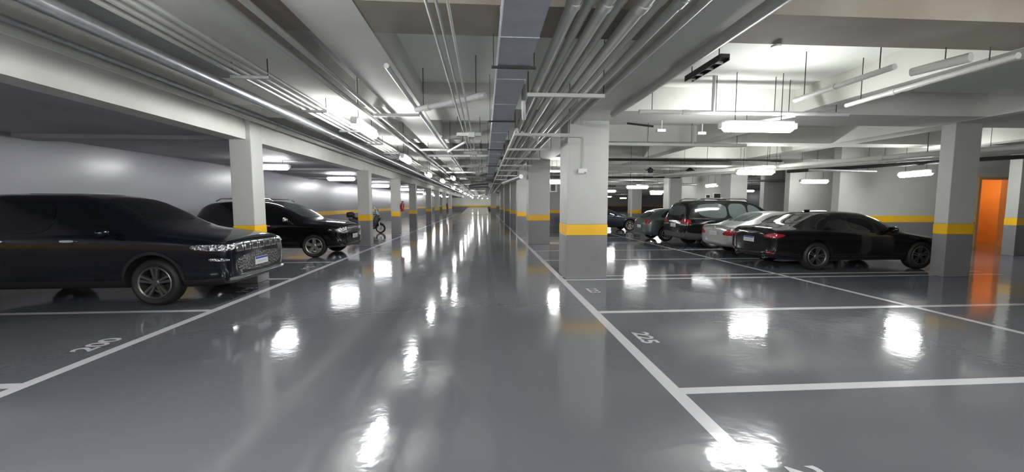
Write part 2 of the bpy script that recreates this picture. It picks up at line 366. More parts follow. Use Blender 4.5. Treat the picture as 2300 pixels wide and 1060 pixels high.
pipe('cable_tray', [(-3.45, YA, 3.2), (-3.45, YB, 3.2)], .03, M['steel'], 'thin steel conduit above the thick shiny pipe', 'conduit')
for i, x in enumerate((-2.92, -2.80, -2.68, -2.56)):
    pipe('conduit', [(x, YA, 3.13), (x, YB, 3.13)], .026, M['pipe'], ['leftmost', 'second', 'third', 'rightmost'][i] + ' of four parallel conduits on short brackets above the left lamps', 'conduit', 'four bracketed conduits above the left lamps', n=8)
for i, y in enumerate((1.2, 3.0, 5.05, 6.8, 8.6, 10.4, 12.2, 14, 16, 18, 20, 23, 26, 30, 34)):
    o = obox('conduit_bracket', -.22, .22, -.02, .02, -.02, .02, M['steel'], bev=.004); o.location = (-2.74, y, 3.08)
    rod(-.2, 0, 0, .215, o); rod(.2, 0, 0, .215, o)
    tag(o, ORD[i] + ' short steel bracket from the camera under the four conduits above the left lamps', 'bracket', 'brackets under the four conduits')
pipe('pipe', [(-1.98, YA, 3.12), (-1.98, YB, 3.12)], .038, M['pipe'], 'left pipe of the slender pair above the aisle lamps')
pipe('pipe', [(-1.84, YA, 3.16), (-1.84, YB, 3.16)], .032, M['pipe'], 'right pipe of the slender pair above the aisle lamps')
pipe('pipe', [(-1.13, 4.9, 3.20), (-1.13, YB, 3.20)], .032, M['white'], 'bright pipe under the left ceiling beam, starting near the lit coffer', fit=3)
pipe('pipe', [(-1.00, 9.6, 3.16), (-1.00, YB, 3.16)], .028, M['white'], 'thin bright pipe beside the longer one under the left ceiling beam')
pipe('pipe', [(-1.85, 7.02, 3.08), (-1.10, 7.14, 3.12)], .028, M['white'], 'short bright cross pipe pointing at the near aisle lamp')
pipe('pipe', [(-1.10, 6.75, 3.12), (0.02, 5.95, 3.16)], .045, M['white'], 'sloping pipe crossing below the lit ceiling coffer', fit=.5)
pipe('pipe', [(-.95, 10.9, 2.98), (-.45, 9.7, 3.05)], .03, M['white'], 'short slanted pipe beyond the wire bracket')
for i, x in enumerate((-.40, -.33, -.25)):
    pipe('conduit', [(x, YA, 3.006), (x, 30, 3.006)], .013, M['pipe'], ['left', 'middle', 'right'][i] + ' one of three thin conduits hanging left of the duct', 'conduit', n=8)
for k, y in enumerate((8.1, 11.0, 14.5, 18.5, 24)):
    bm = bmesh.new(); box(bm, -.24, .24, -.03, .03, -.03, .03)
    o = link('conduit_bracket', bm, M['pipe']); o.location = (-.30, y, 2.96)
    h_ = rod_top(y) - 2.962; rod(-.22, 0, 0, h_, o); rod(.22, 0, 0, h_, o); obox('junction_box', -.02, .12, -.07, .07, -.06, .06, M['pipe'], o, .008)
    tag(o, ORD[k] + ' hanging bracket from the camera under the three thin conduits left of the duct', 'bracket', 'brackets under the three thin conduits')
# rectangular duct
dr = empty('ventilation_duct', (.30, 0, 3.0)); tag(dr, 'long grey sheet metal duct running over the middle of the aisle', 'duct')
bm = bmesh.new(); box(bm, -.155, .17, YA, 70, 0, .24); link('duct_body', bm, M['duct'], dr)
for k in range(22):
    yy = 1.2 + k*1.15 if k < 14 else 17.3 + (k-13)*3
    o = obox('flange', -.16, .175, yy-.008, yy+.008, -.006, .245, M['duct'], dr)
for yy in (4.2, 6.9, 10.5, 15, 19, 24):
    hb = obox('hanger_bar', -.22, .235, yy-.012, yy+.012, -.03, -.008, M['hole'], dr)
    for xx in (-.20, .215): rod(xx, yy, -.02, rod_top(yy)-3.002, hb, r=.004)
# pipe bundle right of the duct
bund = [(.66, 3.06, .050), (.79, 3.10, .040), (.90, 3.06, .050), (1.03, 3.12, .042), (1.17, 3.06, .052), (1.32, 3.12, .042), (1.465, 3.10, .042)]
ords = ['first', 'second', 'third', 'fourth', 'fifth', 'sixth', 'seventh']
for i, (x, z, r) in enumerate(bund):
    pipe('pipe', [(x, YA, z), (x, 52, z)], r, M['pipe'], ords[i] + ' pipe from the duct in the bundle between duct and wide pillar', fit=6, n=12)
for i, (x, z) in enumerate(((.58, 2.9), (.70, 2.9), (.84, 2.92), (1.0, 2.92), (1.12, 2.9))):
    pipe('pipe', [(x, 7.2+.3*i, z), (x, 48, z)], .032, M['pipe'], ords[i] + ' pipe from the duct in the lower layer of the bundle', fit=4)
for k, y in enumerate((5.2, 7.3, 9.3, 11.2, 13.2, 15.2, 18, 21, 25)):
    bm = bmesh.new(); box(bm, -.50, .50, -.025, .025, -.025, .02); z_ = 2.84 if y > 7 else 2.98
    o = link('pipe_bracket', bm, M['pipe']); o.location = (1.05, y, z_)
    for sx in (-.49, .49): rod(sx, 0, 0, rod_top(y)-z_-.002, o)
    tag(o, ORD[k] + ' trapeze bracket from the camera under the pipe bundle right of the duct', 'bracket', 'trapeze brackets under the pipe bundle')
pipe('pipe', [(2.35, YA, 3.22), (2.35, 7.3, 3.22)], .06, M['pipe'], 'pipe under the beam leading to the wide pillar')
pipe('pipe', [(1.80, YA, 3.24), (1.80, 8.2, 3.24)], .035, M['pipe'], 'thin pipe along the left edge of the beam to the wide pillar')
pipe('pipe', [(.545, 5.6, 3.74), (.545, 5.6, 3.0), (.55, 5.66, 2.92), (.56, 5.75, 2.88), (.60, 6.1, 2.87)], .03, M['white'], 'bent white pipe elbow hanging right of the duct')
# box on the wide pillar with its conduit
bx = empty('control_box', (2.03, 8.29, 2.27)); tag(bx, 'small white box mounted high on the wide pillar', 'box')
obox('case', -.09, .09, -.06, .0, -.05, .05, M['white'], bx, .01); obox('red_mark', .03, .07, -.064, -.058, -.045, -.02, M['red'], bx)
pipe('conduit', [(2.04, 8.27, 2.32), (2.05, 8.27, 2.93), (2.0, 8.25, 2.966), (.62, 8.2, 2.966)], .012, M['pipe'], 'thin bent conduit rising from the white box on the wide pillar', 'conduit', n=8)
# right-hand services
pipe('pipe', [(4.58, 5.76, 3.12), (4.57, 4.30, 3.12)], .034, M['pipe'], 'pale pipe slanting toward the near right lamp', fit=1.3)
pipe('pipe', [(5.63, 6.01, 3.12), (5.50, 3.9, 3.12)], .034, M['pipe'], 'longer pale pipe right of the slanting one', fit=1.5)
o = pipe('pipe', [(5.0, 4.5, 3.13), (5.1, 4.0, 3.13)], .05, M['pipe'], 'short stub pipe between the two slanting pale pipes'); rod(5.05, 4.2, 3.13, ZB+.01, o)
pipe('pipe', [(2.6, 6.72, 3.14), (6.3, 6.68, 3.14)], .035, M['white'], 'bright horizontal pipe just above the near right lamp', fit=1.6)
pipe('pipe', [(5.4, 6.75, 3.12), (4.9, 7.5, 3.10)], .025, M['white'], 'thin slanted branch right of the near right lamp')
pipe('pipe', [(3.88, 6.7, 3.74), (3.88, 6.7, 3.15)], .03, M['white'], 'short drop pipe left of the near right lamp')
pipe('pipe', [(2.66, 10.05, 3.1), (6.8, 10.15, 3.1)], .045, M['pipe'], 'pale horizontal pipe right of the wide pillar below the beam', fit=2.2)
pipe('pipe', [(5.35, 10.1, 3.14), (5.35, 10.1, 3.74)], .02, M['pipe'], 'short vertical stub on the pale horizontal pipe right of the wide pillar')
pipe('pipe', [(3.0, 8.4, 3.28), (3.48, 8.18, 3.18)], .02, M['hole'], 'dark slanted conduit leading to the left smoke detector', 'conduit')
for x, y, l in ((3.62, 8.15, 'white detector right of the wide pillar, left one of two'), (4.62, 8.4, 'white detector right of the wide pillar, right one of two')):
    o = empty('smoke_detector', (x, y, 3.09)); tag(o, l, 'detector')
    obox('case', -.09, .09, -.05, .05, -.03, .03, M['white'], o, .01); bm = bmesh.new(); tube(bm, [(.02, 0, .03), (.02, 0, .205)], .012, 6); link('stem', bm, M['pipe'], o)
for x, y, l in ((7.26, 17.3, 'black ceiling camera above the navy sedan'), (9.02, 17.2, 'black round ceiling camera above the dark SUV')):
    o = empty('ceiling_camera', (x, y, 3.05)); tag(o, l, 'camera')
    bm = bmesh.new(); lathe(bm, [(.001, -.12), (.1, -.1), (.13, -.02), (.12, .06), (.05, .1), (.05, .25)], 'z', 16); link('dome', bm, M['dark'], o, smooth=True)
    obox('mount', -.2, .2, -.05, .05, -.02, .02, M['dark'], o, .008)
dg = empty('cable_channel', (2.68, 4.85, 3.22), .0); tag(dg, 'short dark channel with clamps under the ceiling right of the beam to the wide pillar', 'channel')
bm = bmesh.new(); box(bm, -.05, .05, -.42, .38, .0, .04); box(bm, -.055, -.045, -.42, .38, -.03, .04); box(bm, .045, .055, -.42, .38, -.03, .04); link('tray', bm, M['hole'], dg)
for y_ in (-.3, -.1, .12, .3): bm = bmesh.new(); tube(bm, [(-.045, y_, -.015), (.045, y_, -.015)], .018, 8); link('clamp', bm, M['pipe'], dg)
rod(0, .3, .03, .53, dg); rod(0, -.3, .03, .53, dg)
# long pipes sweeping over the right aisle
for i, (p0, p1, r, m, l) in enumerate([
    ((7.3, 17.0, 2.80), (13.6, 5.0, 2.86), .07, 'pipe', 'upper of the long pipes sweeping over the right aisle'),
    ((8.1, 17.6, 2.78), (14.1, 6.0, 2.82), .05, 'pipe', 'second of the long pipes sweeping over the right aisle'),
    ((11.4, 14.5, 2.80), (14.8, 7.5, 2.80), .06, 'hole', 'dark pipe sweeping over the right aisle'),
    ((10.9, 12.9, 2.72), (12.9, 12.5, 2.66), .045, 'steel', 'bright steel pipe right of the lamp above the silver sedan'),
    ((11.9, 19.5, 2.75), (15.4, 19.6, 2.75), .06, 'steel', 'bright steel pipe above the dark wall box'),
    ((8.9, 23.1, 2.7), (12.3, 22.7, 2.7), .06, 'steel', 'bright steel pipe beyond the dark SUV')]):
    pipe('pipe', [p0, p1], r, M[m], l, fit=3)
for i, (y, z) in enumerate(((12.7, 3.0), (14.2, 2.95), (17.3, 3.0), (19.6, 2.9), (22.4, 2.95), (25.4, 2.9), (29.5, 2.9), (33, 2.9))):
    pipe('pipe', [(2.7, y, z), (9.8, y+.05, z)], .04+.012*(i % 3), M['pipe' if i % 3 else 'hole'], 'cross pipe above the right bays, ' + ['first', 'second', 'third', 'fourth', 'fifth', 'sixth', 'seventh', 'eighth'][i] + ' behind the wide pillar', fit=2.1)
for i, (y, z) in enumerate(((11.5, 3.1), (13.1, 3.12), (16.9, 3.12), (19.2, 3.07), (22.6, 3.07), (26, 3.07), (30.3, 3.07))):
    pipe('pipe', [(-1.79, y, z), (.12, y-.1, z)], .03+.01*(i % 2), M['white'] if i in (1, 3) else M['pipe'], 'cross pipe between left beam and duct, ' + ords[i] + ' beyond the wire bracket', fit=1)
o = pipe('round_duct', [(-.9, 26.4, 2.70), (.35, 25.0, 2.72)], .15, M['steel'], 'thick silver round duct crossing under the long duct'); rod(-.77, 26.26, 2.7, ceil_at(-.77, 26.26), o); rod(-.15, 25.56, 2.7, ceil_at(-.15, 25.56), o)
o = pipe('round_duct', [(.95, 20, 2.62), (1.45, 15.9, 2.66)], .09, M['steel'], 'silver flexible duct bending beside the double pillar'); rod(1.393, 16.4, 2.64, ceil_at(1.39, 16.4), o)
# cross pipes near the camera: rod hanging the near right lamp
pipe('pipe', [(3.15, 4.27, 3.28), (3.15, 4.27, 3.30)], .05, M['pipe'], 'small round plate on the ceiling beam over the right bays')
# wall boxes
for x, y, z, w, h, l in ((13.9, 22.95, 1.7, .75, .95, 'dark box on the far wall above the black sedan trunk'), (13.15, 22.95, 1.75, .2, .7, 'narrow dark panel beside the dark wall box')):
    o = empty('wall_cabinet', (x, y, z)); tag(o, l, 'box'); obox('frame', -w/2-.05, w/2+.05, -.06, 0, -h/2-.05, h/2+.05, M['white'], o); obox('door', -w/2, w/2, -.09, -.02, -h/2, h/2, M['hole'], o)
o = empty('wall_cabinet', (3.6, 21.0, 2.42)); tag(o, 'small grey louvred box hanging left of the wide pillar', 'box'); obox('case', -.22, .22, 0, .3, -.22, .22, M['pipe'], o, .01); obox('louvre', -.12, .12, -.02, .02, -.17, .17, M['dark'], o)
bm = bmesh.new(); tube(bm, [(0, .15, .2), (0, .15, .885)], .02, 8); link('stem', bm, M['pipe'], o)
fwall('wall_middle', 2.5, 6.3, 27.5)
# extinguisher on the third left pillar
def extinguisher(x, y, z, l):
    e = empty('fire_extinguisher', (x, y, z)); tag(e, l, 'fire extinguisher')
    bm = bmesh.new(); lathe(bm, [(.001, -.25), (.07, -.24), (.08, -.2), (.08, .12), (.05, .2), (.025, .23), (.025, .27)], 'z', 16); link('cylinder', bm, M['red'], e, smooth=True)
    bm = bmesh.new(); box(bm, -.02, .08, -.02, .02, .27, .31); tube(bm, [(.02, 0, .28), (.10, 0, .2), (.09, 0, -.05)], .012, 8); link('valve', bm, M['dark'], e)
    bm = bmesh.new(); box(bm, -.10, -.07, -.04, .04, -.12, .1); link('wall_bracket', bm, M['dark'], e)
extinguisher(-4.34, 21.6, 1.42, 'red fire extinguisher on the side of the third slim pillar')
extinguisher(-4.34, 47.2, 1.42, 'tiny dark extinguisher on a far left pillar')

# ------------------------------------------------------------ cars
def pchip(xs, ys, q):
    xs, ys = np.array(xs, float), np.array(ys, float); h = np.diff(xs); d = np.diff(ys)/h; m = np.zeros(len(xs))
    for i in range(1, len(xs)-1):
        if d[i-1]*d[i] > 0:
            w1, w2 = 2*h[i]+h[i-1], h[i]+2*h[i-1]; m[i] = (w1+w2)/(w1/d[i-1]+w2/d[i])
    m[0], m[-1] = d[0], d[-1]
    q = np.array(q, float); k = np.clip(np.searchsorted(xs, q)-1, 0, len(h)-1); t = (q-xs[k])/h[k]
    return ((2*t**3-3*t**2+1)*ys[k] + (t**3-2*t**2+t)*h[k]*m[k] + (-2*t**3+3*t**2)*ys[k+1] + (t**3-t**2)*h[k]*m[k+1])
def car_body(L, prof, wheels, wr_, parent, paint, clad_z=0, clad=None):
    """prof rows: (distance from nose, top z, shoulder z, half width, half roof width, crown, bottom z)"""
    P = np.array(prof, float); ss = sorted(set(list(np.linspace(0, L, 46)) + list(P[:, 0])))
    ss = [s for i, s in enumerate(ss) if i == 0 or s-ss[i-1] > .012 or s == L]
    cols = [pchip(P[:, 0], P[:, k], ss) for k in range(1, 7)]
    bm = bmesh.new(); rings = []
    for i, s in enumerate(ss):
        zt, zs, ws, wf, cr, zb = [c[i] for c in cols]; x = L/2 - s; ze = zt-cr
        ze = max(ze, zs+.012)
        half = [(0, zb), (.72*ws, zb), (.93*ws, zb+.03), (.985*ws, zb+.12), (ws, zb+(zs-zb)*.5), (.99*ws, zs-.10), (.975*ws, zs-.03), (.95*ws, zs+.004)]
        a = (.95*ws, zs+.004); e = (wf, ze)
        for t in (.06, .35, .68, .94): half.append((a[0]+(e[0]-a[0])*t + .02*math.sin(PI*t), a[1]+(e[1]-a[1])*t))
        half += [(wf*.93, ze+(zt-ze)*.42), (wf*.75, ze+(zt-ze)*.72), (wf*.4, ze+(zt-ze)*.95), (0, zt)]
        rings.append(([bm.verts.new((x, -p[0], p[1])) for p in half], [bm.verts.new((x, p[0], p[1])) if p[0] > 0 else None for p in half]))
    for l, r in rings:
        for k in range(len(l)):
            if r[k] is None: r[k] = l[k]
    n = len(rings[0][0])
    for (l0, r0), (l1, r1) in zip(rings, rings[1:]):
        for k in range(n-1):
            bm.faces.new((l0[k], l0[k+1], l1[k+1], l1[k])); bm.faces.new((r0[k+1], r0[k], r1[k], r1[k+1]))
    for (l, r) in (rings[0], rings[-1]):
        for k in range(n-1):
            vs = []
            for v in (l[k], l[k+1], r[k+1], r[k]):
                if v not in vs: vs.append(v)
            if len(vs) > 2: bm.faces.new(vs)
    bmesh.ops.recalc_face_normals(bm, faces=bm.faces[:])
    me = bpy.data.meshes.new('body'); bm.to_mesh(me); bm.free()
    o = bpy.data.objects.new('body', me); COL.objects.link(o)
    me.materials.append(paint); me.materials.append(clad or M['under']); me.materials.append(M['under'])
    md = o.modifiers.new('s', 'SUBSURF'); md.levels = 1; md.render_levels = 1
    dg = bpy.context.evaluated_depsgraph_get()
    me2 = bpy.data.meshes.new_from_object(o.evaluated_get(dg)); o.modifiers.clear(); o.data = me2
    bvh = BVHTree.FromPolygons([v.co.copy() for v in me2.vertices], [list(p.vertices) for p in me2.polygons])
    # wheel arches
    cb = bmesh.new(); hw = max(P[:, 3])
    for wx in wheels:
        for sg in (-1, 1):
            rr = wr_*1.16; ya, yb = sg*(hw-.30), sg*(hw+.2)
            rg = lathe(cb, [(rr, min(ya, yb)), (rr, max(ya, yb))], 'y', 36, (wx, 0, wr_+.02)); cb.faces.new(rg[0]); cb.faces.new(rg[1])
    bmesh.ops.recalc_face_normals(cb, faces=cb.faces[:])
    cm = bpy.data.meshes.new('cut'); cb.to_mesh(cm); cb.free(); cm.materials.append(M['under'])
    co = bpy.data.objects.new('cut', cm); COL.objects.link(co)
    md = o.modifiers.new('b', 'BOOLEAN'); md.operation = 'DIFFERENCE'; md.object = co; md.solver = 'EXACT'
    try: md.material_mode = 'TRANSFER'
    except Exception: pass
    bpy.context.view_layer.update(); dg = bpy.context.evaluated_depsgraph_get()
    me3 = bpy.data.meshes.new_from_object(o.evaluated_get(dg)); o.modifiers.clear(); o.data = me3; bpy.data.objects.remove(co)
    me3.name = 'body'
    for p in me3.polygons:
        if p.material_index == 0 and p.center.z < clad_z: p.material_index = 1
        p.use_smooth = True
    me3.set_sharp_from_angle(angle=math.radians(42))
    o.parent = parent
    return o, bvh
R2 = 2**-.5
DIRS = {  # centre of projection plane basis: u axis, inward direction
 'right': (Vector((1, 0, 0)), Vector((0, 1, 0))), 'left': (Vector((1, 0, 0)), Vector((0, -1, 0))), 'front': (Vector((0, 1, 0)), Vector((-1, 0, 0))),
 'rear': (Vector((0, 1, 0)), Vector((1, 0, 0))), 'fr': (Vector((R2, R2, 0)), Vector((-R2, R2, 0))), 'fl': (Vector((-R2, R2, 0)), Vector((-R2, -R2, 0))),
 'rr': (Vector((R2, -R2, 0)), Vector((R2, R2, 0))), 'rl': (Vector((R2, R2, 0)), Vector((R2, -R2, 0)))}
def chaikin(p, k=2):
    for _ in range(k):
        q = []
        for i in range(len(p)):
            a, b_ = p[i], p[(i+1) % len(p)]; q += [(a[0]*.8+b_[0]*.2, a[1]*.8+b_[1]*.2), (a[0]*.2+b_[0]*.8, a[1]*.2+b_[1]*.8)]
        p = q
    return p
def patch(name, bvh, poly, side, m, parent, off=.006, th=.02, step=.06, rnd=2, c=(0, 0), label=None):
    """a panel of real thickness that follows the body surface; poly in (u, z)"""
    poly = chaikin([(a[0]+c[0], a[1]+c[1]) for a in poly], rnd) if rnd else [(a[0]+c[0], a[1]+c[1]) for a in poly]
    dense = []
    for i in range(len(poly)):
        a, b_ = poly[i], poly[(i+1) % len(poly)]; k = max(1, int(math.dist(a, b_)/step))
        dense += [(a[0]+(b_[0]-a[0])*j/k, a[1]+(b_[1]-a[1])*j/k) for j in range(k)]
    nb = len(dense)
    def inside(x, y):
        r = False
        for i in range(nb):
            (x1, y1), (x2, y2) = dense[i], dense[(i+1) % nb]
            if (y1 > y) != (y2 > y) and x < (x2-x1)*(y-y1)/(y2-y1)+x1: r = not r
        return r
    pts = [Vector(d) for d in dense]
    xs = [d[0] for d in dense]; ys = [d[1] for d in dense]
    gx = min(xs)+step*.5
    while gx < max(xs):
        gy = min(ys)+step*.5
        while gy < max(ys):
            if inside(gx, gy) and min((gx-d[0])**2+(gy-d[1])**2 for d in dense) > (step*.45)**2: pts.append(Vector((gx, gy)))
            gy += step
        gx += step
    vs, es, fs, _, _, _ = delaunay_2d_cdt(pts, [(i, (i+1) % nb) for i in range(nb)], [list(range(nb))], 2, 1e-5)
    if side == 'top': U, V_, D = Vector((1, 0, 0)), Vector((0, 1, 0)), Vector((0, 0, -1))
    else: (U, D), V_ = DIRS[side], Vector((0, 0, 1))
    out = []; prev = None
    for v in vs:
        o_ = U*v.x + V_*v.y - D*6
        hit, nrm, idx, dist = bvh.ray_cast(o_, D)
        if hit is None:
            hit = bvh.find_nearest(U*v.x + V_*v.y - D*(prev or .8))[0]
        else: prev = -(hit.dot(D))
        out.append(hit)
    bm = bmesh.new(); top = [bm.verts.new(p - D*off) for p in out]; bot = [bm.verts.new(p + D*th) for p in out]
    cnt = {}
    for f in fs:
        try: bm.faces.new([top[i] for i in f]); bm.faces.new([bot[i] for i in reversed(f)])
        except ValueError: continue
        for i in range(len(f)):
            e = (f[i], f[(i+1) % len(f)]); cnt[tuple(sorted(e))] = cnt.get(tuple(sorted(e)), 0)+1
    for (a, b_), n_ in cnt.items():
        if n_ == 1: bm.faces.new((top[a], top[b_], bot[b_], bot[a]))
    o = link(name, bm, m, parent, smooth=True)
    if label: o['label'] = label
    return o
def make_wheel(r, w, style, rim_m):
    """wheel centred on origin, outer face towards -y"""
    bm = bmesh.new(); hw = w/2; ri = r*.70
    lathe(bm, [(ri-.01, -hw+.02), (ri+.005, -hw+.004), (r*.86, -hw-.006), (r*.955, -hw+.012), (r, -hw+.045), (r, hw-.045), (r*.955, hw-.012), (r*.86, hw), (ri, hw-.01), (ri-.02, hw-.05), (ri-.02, -hw+.02), (ri-.01, -hw+.02)], 'y', 40)
    tire = link('wheel', bm, M['rubber'], smooth=True)
    bm = bmesh.new()
    lathe(bm, [(ri, -hw+.01), (ri-.012, -hw+.002), (ri-.03, -hw+.012), (ri-.04, -hw+.06), (ri-.04, hw-.04)], 'y', 40)
    lathe(bm, [(.001, -hw+.012), (.045, -hw+.014), (.062, -hw+.03), (.062, -hw+.08), (.001, -hw+.08)], 'y', 16)
    n, wa, wb, dbl = style
    for k in range(n):
        for dd in ((-dbl, dbl) if dbl else (0,)):
            a = 2*PI*k/n + PI/2; t = a + dd
            u = Vector((math.cos(a), 0, math.sin(a))); v = Vector((-math.sin(a), 0, math.cos(a)))
            e = Vector((math.cos(t), 0, math.sin(t)))
            p0 = u*.035 + v*(math.copysign(.012, dd) if dd else 0); p1 = e*(ri-.015)
            vs = []
            for p, ww, y0 in ((p0, wa, -hw+.028), (p1, wb, -hw+.012)):
                for s1, dy in ((-1, 0), (1, 0), (1, .03), (-1, .03)):
                    vs.append(bm.verts.new(p + v*ww*s1*(.7 if dy == 0 else 1) + Vector((0, y0+dy, 0))))
            for f in ((0, 1, 5, 4), (1, 2, 6, 5), (2, 3, 7, 6), (3, 0, 4, 7), (4, 5, 6, 7), (3, 2, 1, 0)): bm.faces.new([vs[i] for i in f])
    link('rim', bm, rim_m, tire, smooth=True)
    bm = bmesh.new(); rg = lathe(bm, [(.001, hw-.09), (ri*.62, hw-.09), (ri*.62, hw-.07), (.001, hw-.07)], 'y', 24); link('brake_disc', bm, M['hole'], tire)
    return tire
def wheels_on(parent, xs, hw, r, w, style, rim_m, steer=0):
    w0 = make_wheel(r, w, style, rim_m)
    k = 0
    for x in xs:
        for sg in (-1, 1):
            o = w0 if k == 0 else copy_tree(w0)
            o.parent = parent; o.location = (x, sg*(hw - w/2 - .015), r); o.rotation_euler = (0, (k*.7) % 1.2, 0) if sg < 0 else (0, (k*.5) % 1.2, PI)
            if steer and x == max(xs): o.rotation_euler.z += steer
            k += 1
def mirror(parent, x, hw, z, paint):
    for sg in (-1, 1):
        bm = bmesh.new(); bmesh.ops.create_icosphere(bm, subdivisions=3, radius=1)
        for v in bm.verts:
            v.co = Vector((v.co.x*(.09 if v.co.x > 0 else .035), v.co.y*.115, v.co.z*.075))
        tube(bm, [(0, -sg*.10, -.03), (.02, -sg*.24, -.07)], .028, 8)
        o = link('side_mirror', bm, paint, parent, smooth=True); o.location = (x, sg*(hw+.10), z)
def plate(parent, x, y, z, rz, tilt=0, bluetop=True):
    o = obox('license_plate', -.006, .006, -.20, .20, -.065, .065, M['plate'], parent, .004); o.location = (x, y, z); o.rotation_euler = (0, tilt, rz)
    if bluetop: obox('blue_strip', .004, .009, -.195, .195, .032, .062, M['blue'], o)
    obox('worn_lettering', .005, .0085, -.14, .14, -.035, .005, M['ink'], o)
def strip_tube(name, bvh, pts, side, r, m, parent, off=.01):
    U, D = DIRS[side] if side != 'top' else (None, None); out = []
    for u, z in pts:
        if side == 'top': hit = bvh.ray_cast(Vector((u, z, 4)), Vector((0, 0, -1)))[0]; D = Vector((0, 0, -1))
        else: hit = bvh.ray_cast(U*u+Vector((0, 0, z))-D*6, D)[0]
        if hit: out.append(hit - D*off)
    bm = bmesh.new(); tube(bm, out, r, 8); return link(name, bm, m, parent, smooth=True)

STY = dict(jeep=(5, .022, .03, .17), duster=(5, .045, .06, 0), bmw=(5, .016, .022, .16), plain=(7, .025, .035, 0))
# --- big black SUV, left foreground
def suv_big():
    L = 4.75; r = empty('suv_car', (-4.0-L/2, 7.43, 0)); tag(r, 'big blue-black SUV nearest on the left, nose toward the aisle', 'car')
    pf = [(0, .93, .84, .78, .66, .05, .36), (.04, 1.00, .92, .85, .72, .05, .32), (.14, 1.05, .96, .90, .77, .06, .29), (.45, 1.11, 1.01, .93, .80, .07, .26), (1.1, 1.22, 1.07, .93, .78, .09, .25), (1.32, 1.29, 1.08, .93, .76, .07, .25),
          (1.75, 1.52, 1.09, .93, .71, .07, .25), (2.15, 1.70, 1.10, .93, .67, .07, .25), (2.6, 1.765, 1.10, .93, .66, .07, .25), (3.4, 1.77, 1.10, .93, .65, .07, .25), (4.2, 1.73, 1.11, .92, .63, .08, .26), (4.55, 1.60, 1.11, .89, .61, .08, .30), (4.70, 1.25, 1.0, .85, .6, .08, .34), (L, 1.0, .85, .78, .55, .06, .38)]
    wx = [L/2-1.13, L/2-1.13-2.80]; wr_ = .365
    body, bv = car_body(L, pf, wx, wr_, r, M['navy'], .40, M['dark'])
    X = lambda s: L/2 - s
    for sd in ('right', 'left'):
        patch('side_window', bv, [(X(1.66), 1.15), (X(2.1), 1.57), (X(2.52), 1.64), (X(2.52), 1.14)], sd, M['glass'], r)
        patch('side_window', bv, [(X(2.60), 1.14), (X(2.60), 1.645), (X(3.45), 1.645), (X(3.45), 1.14)], sd, M['glass'], r)
        patch('side_window', bv, [(X(3.53), 1.15), (X(3.53), 1.64), (X(4.05), 1.61), (X(4.38), 1.36), (X(4.2), 1.16)], sd, M['glass'], r)
        patch('door_handle', bv, [(X(2.42), 1.01), (X(2.22), 1.01), (X(2.22), 1.045), (X(2.42), 1.045)], sd, M['chrome'], r, off=.03)
        patch('door_handle', bv, [(X(3.42), 1.01), (X(3.22), 1.01), (X(3.22), 1.045), (X(3.42), 1.045)], sd, M['chrome'], r, off=.03)
        patch('wheel_arch_trim', bv, [(X(1.13)+.47*math.cos(a), .385+.47*math.sin(a)) for a in np.linspace(.05, PI-.05, 14)] + [(X(1.13)+.425*math.cos(a), .385+.425*math.sin(a)) for a in np.linspace(PI-.05, .05, 14)], sd, M['dark'], r, rnd=0, off=.012)
    patch('windshield', bv, [(X(1.38), -.68), (X(2.12), -.58), (X(2.12), .58), (X(1.38), .68)], 'top', M['glass'], r)
    patch('rear_window', bv, [(-.55, 1.2), (.55, 1.2), (.5, 1.58), (-.5, 1.58)], 'rear', M['glass'], r)
    patch('sunroof', bv, [(X(2.4), -.42), (X(3.5), -.42), (X(3.5), .42), (X(2.4), .42)], 'top', M['glass'], r)
    for sd, sg in (('fr', -1), ('fl', 1)):
        cu = (L/2*R2 - .80*R2) if sg < 0 else (-(L/2)*R2 + .80*R2)
        pl = [(-.50, .905), (-.46, .955), (-.15, .955), (.06, .945), (.05, .865), (-.15, .855), (-.42, .87)]
        if sg > 0: pl = [(-a, z) for a, z in pl]
        patch('headlight', bv, pl, sd, M['lens'], r, c=(cu, 0), step=.04, off=.012)
        pl2 = [(-.30, .70), (-.05, .69), (-.05, .73), (-.30, .745)]
        if sg > 0: pl2 = [(-a, z) for a, z in pl2]
        patch('fog_light', bv, pl2, sd, M['lens'], r, c=(cu, 0), step=.04, off=.01)
    patch('lower_grille', bv, [(-.66, .48), (.66, .48), (.70, .76), (-.70, .76)], 'front', M['mesh'], r)
    for k in range(7):
        y_ = (k-3)*.205
        patch('grille_slot', bv, [(y_-.088, .825), (y_+.088, .825), (y_+.092, .96), (y_-.092, .96)], 'front', M['chrome'], r, rnd=0, step=.035, off=.022)
        patch('grille_opening', bv, [(y_-.05, .85), (y_+.05, .85), (y_+.053, .93), (y_-.053, .93)], 'front', M['dark'], r, rnd=0, step=.035, off=.026, th=.0)
    strip_tube('bumper_trim', bv, [(-.84, .40), (-.7, .405), (-.4, .41), (0, .41), (.4, .41), (.7, .405), (.84, .40)], 'front', .032, M['chrome'], r, .03)
    patch('skid_plate', bv, [(-.6, .33), (.6, .33), (.5, .40), (-.5, .40)], 'front', M['clad'], r, off=.012)
    plate(r, L/2+.005, 0, .60, 0)
    mirror(r, X(1.72), .93, 1.16, M['navy'])
    wheels_on(r, wx, .93, wr_, .235, STY['jeep'], M['alloyd'])
suv_big()
